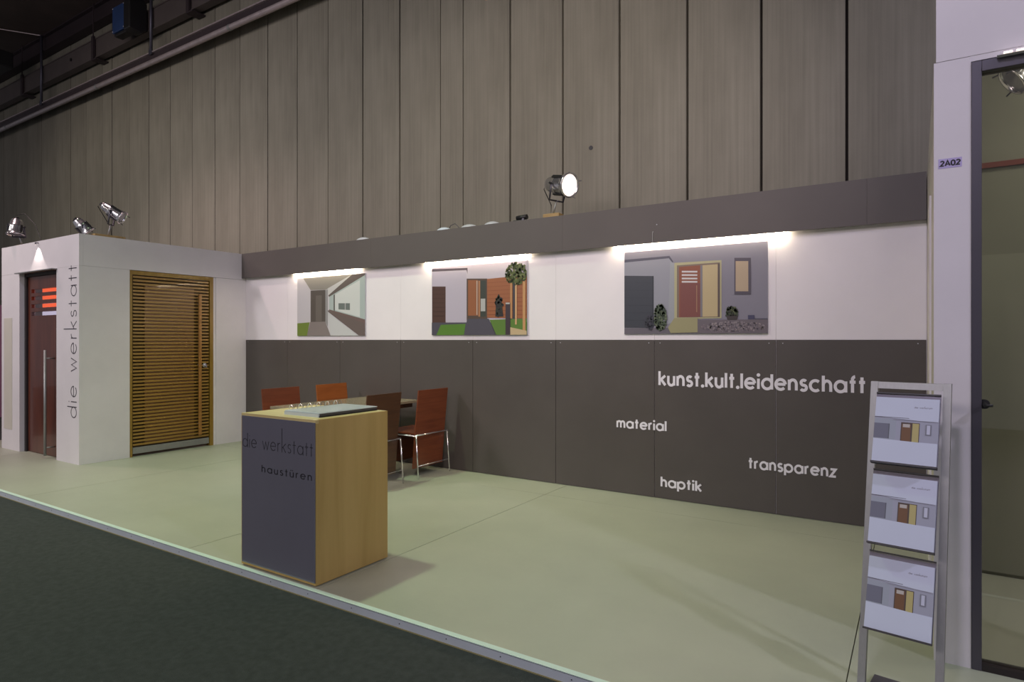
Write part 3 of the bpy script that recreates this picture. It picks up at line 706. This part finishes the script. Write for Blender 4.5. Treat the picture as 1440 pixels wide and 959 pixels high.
# ------------------------------------------------------------------ chrome spotlights
def spotlight(name, label, base, head, aim, size=.095, length=.26, lit=False, block=(.085, .05, .048), rz=0.0, group='chrome spotlights on top of the walls', cable=None):
    base = Vector(base); head = Vector(head); aim = Vector(aim).normalized()
    t = thing(name, label, 'spotlight', base, 0, group)
    h = head - base
    if block:
        bx_, by_, bz_ = block
        rot = Matrix.Rotation(rz, 4, 'Z')
        m = MB(); m.box(-bx_, bx_, -by_, by_, 0, bz_); m.v = [tuple(rot @ Vector(v)) for v in m.v]
        m.build('base_block', M['wood_block'], t, bevel=.003)
    else: bz_ = 0
    B = basis(h, aim)
    s = size
    can = MB().lathe([(-.50 * length, .30 * s), (-.49 * length, .55 * s), (-.44 * length, .62 * s), (-.36 * length, .62 * s), (-.35 * length, .70 * s), (-.16 * length, .72 * s),
                      (-.15 * length, .80 * s), (.0, .82 * s), (.14 * length, .84 * s), (.30 * length, .90 * s), (.46 * length, 1.0 * s), (.47 * length, 1.07 * s), (.50 * length, 1.07 * s), (.50 * length, .94 * s), (.44 * length, .90 * s)], B, 28, False)
    can.f.append(tuple(range(27, -1, -1)))
    c = can.build('lamp_can', M['chrome'], t, smooth=True)
    MB().lathe([(.44 * length, .899 * s), (.455 * length, .7 * s), (.46 * length, .05 * s)], B, 24).build('lamp_lens', M['hot'] if lit else M['dim'], t)
    for k in range(4):
        a = k * PI / 2 + .5
        p = B @ Vector((1.0 * s * math.cos(a), 1.0 * s * math.sin(a), .47 * length)); q = B @ Vector((1.13 * s * math.cos(a), 1.13 * s * math.sin(a), .60 * length))
        MB().rod(p, q, .004, 6).build('filter_clip', M['slate'], t)
    MB().lathe([(-.62 * length, .22 * s), (-.505 * length, .30 * s)], B, 14).build('rear_cap', M['black'], t)
    g0 = B.to_3x3()
    for ang in (.4, 2.4, 4.4):
        dr = g0 @ Vector((math.cos(ang), math.sin(ang), 0)); tn = g0 @ Vector((-math.sin(ang), math.cos(ang), 0)); ax = g0 @ Vector((0, 0, 1))
        q = h + dr * s * .86
        MB().prism([q - ax * .10 * length - tn * .014, q + ax * .34 * length - tn * .014, q + ax * .34 * length + tn * .014, q - ax * .10 * length + tn * .014], dr * .012).build('cooling_rib', M['black'], t)
    # yoke: two arms from the can sides to a cross plate under it
    side = B.to_3x3() @ Vector((1, 0, 0)); side = Vector((side.x, side.y, 0)).normalized()
    foot = Vector((0, 0, bz_)); neck = Vector((h.x * .5, h.y * .5, bz_ + (h.z - bz_) * .45))
    yk = MB()
    for sg in (-1, 1):
        a1 = h + side * sg * s * .95; a2 = neck + side * sg * s * .8; a3 = neck
        yk.tube([a1, a1 * .6 + a2 * .4, a2, a3 + side * sg * .004], .0095)
    yk.build('yoke', M['slate'], t, smooth=True)
    for sg in (-1, 1):
        MB().rod(h + side * sg * s * .80, h + side * sg * s * 1.16, .011, 10).build('yoke_knob', M['black'], t, smooth=True)
    MB().rod(foot, neck, .011, 10, .008).build('stem', M['brushed'], t, smooth=True)
    cb = cable or [B @ Vector((0, 0, -.6 * length)), B @ Vector((0, 0, -.75 * length)) + Vector((0, 0, -.05)), foot + Vector((-.05, .05, .10)), foot + Vector((-.06, .06, -bz_ + .006))]
    MB().tube(cb, .004, 6).build('cable', M['black'], t, smooth=True)
    return t
ZT = 2.5
spotlight('stage_spotlight', 'lit chrome spotlight glowing on top of the grey fascia wall', (-2.91, YB + .04, ZT - .002), (-2.84, YB + .03, 2.815), (.94, -.32, -.22), .108, .30, True)
spot('stage_spotlight_beam', (-2.68, YB - .07, 2.77), (-.4, 3.9, .9), 12, (1, .80, .62), 60, .5, .05)
spotlight('stage_spotlight', 'chrome spotlight aimed down right above the slatted door, on a plank', (-7.66, 3.52, ZT), (-7.64, 3.56, 2.80), (.62, .55, -.55), .074, .25, False, (.05, .16, .025), 0)
spotlight('stage_spotlight', 'small chrome spotlight at the corner of the white cube', (-7.80, 3.32, ZT - .002), (-7.76, 3.30, 2.61), (.25, .62, -.75), .075, .17, False, (.04, .04, .02))
spotlight('stage_spotlight', 'chrome spotlight pointing down over the dark red door, far left', (-9.38, 3.32, ZT - .002), (-9.34, 3.24, 2.74), (.10, -.12, -1), .09, .20, False, (.05, .05, .03),
          cable=[(.04, -.08, .39), (.12, -.02, .41), (.28, .03, .27), (.40, .03, .12), (.48, .03, .010), (.52, .03, .008)])
t = tag(MB().box(-.05, .05, -.02, .02, 0, .028).box(-.01, .03, -.025, .025, .0281, .04).build('cable_plug', M['black']), 'small black plug on top of the white cube by the far left lamp', 'plug'); t.location = (-8.83, 3.34, ZT - .0015)
spotlight('stage_spotlight', 'chrome spotlight put behind the glass door in place of a reflection', (.52, 4.02, 3.165), (.49, 4.0, 2.71), (-.62, -.15, -.5), .075, .25, False, None, group='chrome spotlights on top of the walls')  # stands in for a lamp reflected in the door glass

# things lying on top of the back wall
def dome(x, lab, sx=.10, m='plug'):
    mb = MB().lathe([(0, 1.0), (.35, .96), (.7, .72), (.92, .38), (1.0, .06)], Matrix.Scale(1, 4), 20)
    mb.v = [(v[0] * sx, v[1] * .06, v[2] * .045) for v in mb.v]
    o = mb.build('lamp_shade', M[m], smooth=True); o.location = (x, YB + .02, ZT - .001)
    return tag(o, lab, 'shade', 'pale shades lying on the back wall')
dome(-5.42, 'pale grey flat shade on the wall top above the corridor picture'); 
dome(-4.22, 'white flat shade left of two grey ones on the wall top', .09, 'paper')
dome(-3.89, 'pale grey flat shade in the middle of three on the wall top', .10)
dome(-3.60, 'pale grey flat shade beside the black clamp on the wall top', .095)
o = MB().tube([(-.07, 0, .004), (-.03, 0, .07), (.03, 0, .085), (.09, 0, .03), (.12, 0, .004)], .004, 6).build('cable_loop', M['slate'], smooth=True); o.location = (-4.15, YB + .08, ZT - .001)
tag(o, 'thin cable loop behind the white shade on the wall top', 'cable')
t = thing('cable_clamp', 'black clamp lying on the wall top left of the lit spotlight', 'clamp', (-3.26, YB + .02, ZT - .001))
MB().box(-.075, .075, -.03, .03, 0, .022).build('clamp_base', M['black'], t, bevel=.004)
MB().rod((-.045, 0, .045), (.07, .0, .05), .024, 12).build('clamp_body', M['black'], t, smooth=True)
MB().rod((.05, -.03, .02), (.05, -.045, .02), .012, 10).build('clamp_screw', M['slate'], t)
for x in (-2.245, -.985):
    o = box('seam_clip', M['letter_white'], -.025, .025, -.02, .02, 0, .014); o.location = (x, YB + .03, ZT - .001)
    tag(o, 'tiny white clip on the wall top ' + ('right of the lit spotlight' if x < -2 else 'towards the right end'), 'clip', 'white clips on the wall top')

# ------------------------------------------------------------------ cable tray, duct and hangers
XT0, XT1 = -20, 3
t = thing('cable_tray', 'long galvanised cable tray hanging before the concrete wall', 'cable tray', (-10, 5.68, 6.0))
MB().rod((XT0 + 10, 0, .04), (XT1 + 10, 0, .04), .042, 14).build('bottom_rail', M['galv'], t, smooth=True)
MB().box(XT0 + 10, XT1 + 10, .02, .03, .082, .20).build('web', M['steel'], t)
MB().box(XT0 + 10, XT1 + 10, -.01, .04, .2002, .222).build('top_rail', M['galv'], t)
for x in (-16.9, -12.8, -8.7, -4.6):
    MB().lathe([(0, .047), (.05, .047)], basis((x + 10, 0, .04), (1, 0, 0)), 14).build('rail_joint', M['brushed'], t)
for i, x in enumerate((-15.13, -10.90, -6.66)):
    MB().rod((x + 10, 0, .2225), (x + 10, 0, 1.638 if i else 1.60), .024, 10).build('hanger_pipe', M['pipe'], t, smooth=True)
    MB().box(x + 9.95, x + 10.05, -.018, -.0102, .17, .27).build('hanger_clamp', M['pipe'], t)
MB().tube([(-5.13, 0, 1.60), (-6.1, -1.3, 1.636)], .012).build('stay_wire', M['galv'], t)
t = thing('cable_duct', 'wide brown cable duct on the concrete wall above the tray', 'cable duct', (-10, 5.72, 6.62))
MB().box(-10, 13, 0, .12, 0, .37).build('duct_body', M['duct'], t, bevel=.004)
MB().box(-10, 13, -.012, -.0004, .0, .022).box(-10, 13, -.012, -.0004, .348, .37).build('duct_flange', M['duct'], t)
for k, x in enumerate((-16.1, -12.95, -9.8, -6.82, -3.5)):
    m = MB().box(x + 9.96, x + 10.04, -.05, -.0125, -.03, .40).box(x + 9.96, x + 10.14, -.05, .17, -.055, -.0305)
    m.build('duct_bracket', M['steel'], t)
    MB().rod((x + 10, -.03, .40), (x + 10, -.03, 1.0195), .010, 8).build('hanger_rod', M['steel'], t)
for x in (-15.2, -13.9, -11.3, -9.2, -8.2):
    MB().rod((x + 10, -.0005, .2), (x + 10, -.02, .2), .03, 10).build('cable_outlet', M['black'], t)
t = thing('blue_floodlight', 'blue faced electrical box with black curved body on the duct', 'floodlight', (-11.45, 5.58, 6.66))
t.scale = (.76, 1, .80); t.location = (-11.40, 5.58, 6.62)
MB().box(-.34, .20, -.16, -.02, 0, .55).build('front_cover', M['blue'], t, bevel=.01)
for a, b in ((-.31, .03), (-.31, .52), (.17, .52), (.17, .03)): MB().rod((a, -.1601, b), (a, -.166, b), .012, 8).build('cover_screw', M['plug'], t)
bd = MB().prism([(.205, -.18, -.06), (.205, .02, -.10), (.205, .115, .0), (.205, .115, .56), (.205, .02, .66), (.205, -.18, .60)], (.26, 0, 0)); bd.build('housing', M['black'], t, bevel=.02)
MB().box(-.30, .22, -.14, .0, -.07, -.0105).build('lower_visor', M['black'], t, bevel=.01)
MB().rod((.28, .02, .6401), (.28, .02, .88), .03, 8).build('mount', M['black'], t)
MB().box(-.3, .3, -.019, .1198, .1, .2).build('mounting_plate', M['black'], t)
t = thing('black_floodlight', 'black floodlight on the duct at the upper edge of the photo', 'floodlight', (-8.3, 5.56, 6.72))
MB().box(-.4, .0, -.14, .0, .0, .45).build('housing', M['black'], t, bevel=.02)
MB().prism([(.005, -.14, .02), (.005, .06, .1), (.005, .06, .42), (.005, -.14, .42)], (.35, 0, 0)).build('visor', M['black'], t, bevel=.01)
MB().box(-.3, -.2, .001, .1598, .1, .2).build('mounting_plate', M['black'], t)
t = thing('duct_junction_box', 'dark junction box hanging at the upper left below the beam', 'junction box', (-15.9, 5.2, 6.9))
MB().box(-.35, .35, -.15, .15, 0, .32).build('housing', M['black'], t, bevel=.02); MB().rod((0, 0, .32), (0, 0, .741), .02, 8).build('hanger_rod', M['steel'], t)

# ------------------------------------------------------------------ brochure stand
a8 = math.radians(-8.3)
FB = Vector((-.180, 2.755, 0))                                  # foot of the left post
t = thing('brochure_stand', 'silver ladder brochure stand with three tilted trays in front of the glass door', 'brochure stand', FB, a8)
SW, SH, LEAN = .248, 1.180, .245
def ly(z): return LEAN * z / SH
for x in (0, SW):
    MB().prism([(x - .013, -.012, 0), (x + .013, -.012, 0), (x + .013, .012, 0), (x - .013, .012, 0)], (0, LEAN, SH)).build('post', M['brushed'], t)
MB().prism([(.0135, ly(SH - .026) - .010, SH - .027), (SW - .0135, ly(SH - .026) - .010, SH - .027), (SW - .0135, ly(SH) - .01, SH - .001), (.0135, ly(SH) - .01, SH - .001)], (0, .02, 0)).build('top_bar', M['brushed'], t)
box('base_plate', M['slate'], .014, SW - .014, -.05, .16, .004, .012, t)
trays = []
TH = .272
for zb, lab, tn in ((.867, 'white folded brochures with house photo in the topmost tray', 'top'), (.568, 'white folded brochures with house photo in the middle tray', 'mid'), (.262, 'white folded brochures with house photo in the lowest tray', 'low')):
    # tray plane tilted more than the posts: bottom forward
    pb = Vector((0, ly(zb) - .085, zb)); upv = Vector((0, .105, TH)).normalized(); nv = Vector((1, 0, 0)).cross(upv)
    o_ = lambda x, u, n: pb + Vector((x, 0, 0)) + upv * u + nv * n
    m = MB().prism([o_(.0155, 0, 0), o_(SW - .0155, 0, 0), o_(SW - .0155, TH + .012, 0), o_(.0155, TH + .012, 0)], nv * -.004)
    tr = m.build('tray', M['slate'], t)
    MB().prism([o_(.0155, 0, .0003), o_(SW - .0155, 0, .0003), o_(SW - .0155, .007, .0003), o_(.0155, .007, .0003)], nv * .024).build('tray_lip', M['black'], tr)
    MB().prism([o_(.0155, TH + .013, -.004), o_(SW - .0155, TH + .013, -.004), o_(SW - .0155, TH + .019, -.004), o_(.0155, TH + .019, -.004)], nv * .010).build('tray_rim', M['black'], tr)
    trays.append((pb, upv, nv, lab))
RZ = Matrix.Rotation(a8, 4, 'Z')
for pb, upv, nv, lab in trays:
    W2 = SW - .036; H2 = TH - .012
    base = Vector((.018, 0, 0)) + pb + upv * .0075 + nv * .0012
    loc = FB + (RZ @ base)
    b = thing('brochure', lab, 'brochure', loc, a8, 'brochures in the stand trays')
    e = lambda x, u, n: Vector((x, 0, 0)) + upv * u + nv * n
    MB().prism([e(0, 0, 0), e(W2, 0, 0), e(W2, H2, 0), e(0, H2, 0)], nv * .012).build('page_block', M['paper'], b)
    p = Print(e(0, 0, .0122), R, upv, W2, H2, .0002)
    p.rect(0, 0, 1, 1, (.58, .64, .78)); p.rect(0, .34, 1, .69, (.36, .38, .46))
    p.poly([(0, .345), (.35, .345), (.35, .66), (0, .66)], (.34, .38, .44)); p.rect(0, .36, .25, .59, (.155, .165, .215)); p.rect(.235, .36, .25, .59, (.10, .11, .13))
    p.rect(.43, .335, .72, .625, (.07, .045, .03)); p.rect(.445, .335, .585, .60, (.16, .07, .02)); p.rect(.46, .55, .57, .60, (.50, .47, .42)); p.rect(.61, .335, .71, .615, (.48, .42, .16))
    p.rect(.81, .45, .90, .61, (.20, .21, .25)); p.rect(.83, .465, .88, .60, (.55, .58, .70))
    p.rect(0, .685, .55, .692, (.12, .12, .14)); p.rect(.3, .655, 1, .661, (.30, .30, .36))
    p.build('cover_print', M['ink_matt'], b)
    MB().prism([e(0, H2 * .69, .0135), e(W2, H2 * .65, .0135), e(W2, H2, .0135), e(0, H2, .0135)], nv * .0006).build('cover_flap', M['paper'], b)
    MB().prism([e(0, 0, .0135), e(W2, 0, .0135), e(W2, H2 * .33, .0135), e(0, H2 * .35, .0135)], nv * .0006).build('cover_flap', M['paper'], b)
    lettering('lettering', 'die werkstatt', M['slate'], e(W2 * .62, H2 * .85, .0141), R, upv, H2 * .016, W2 * .28, .16, .0002, b, 1.6, 2.2)
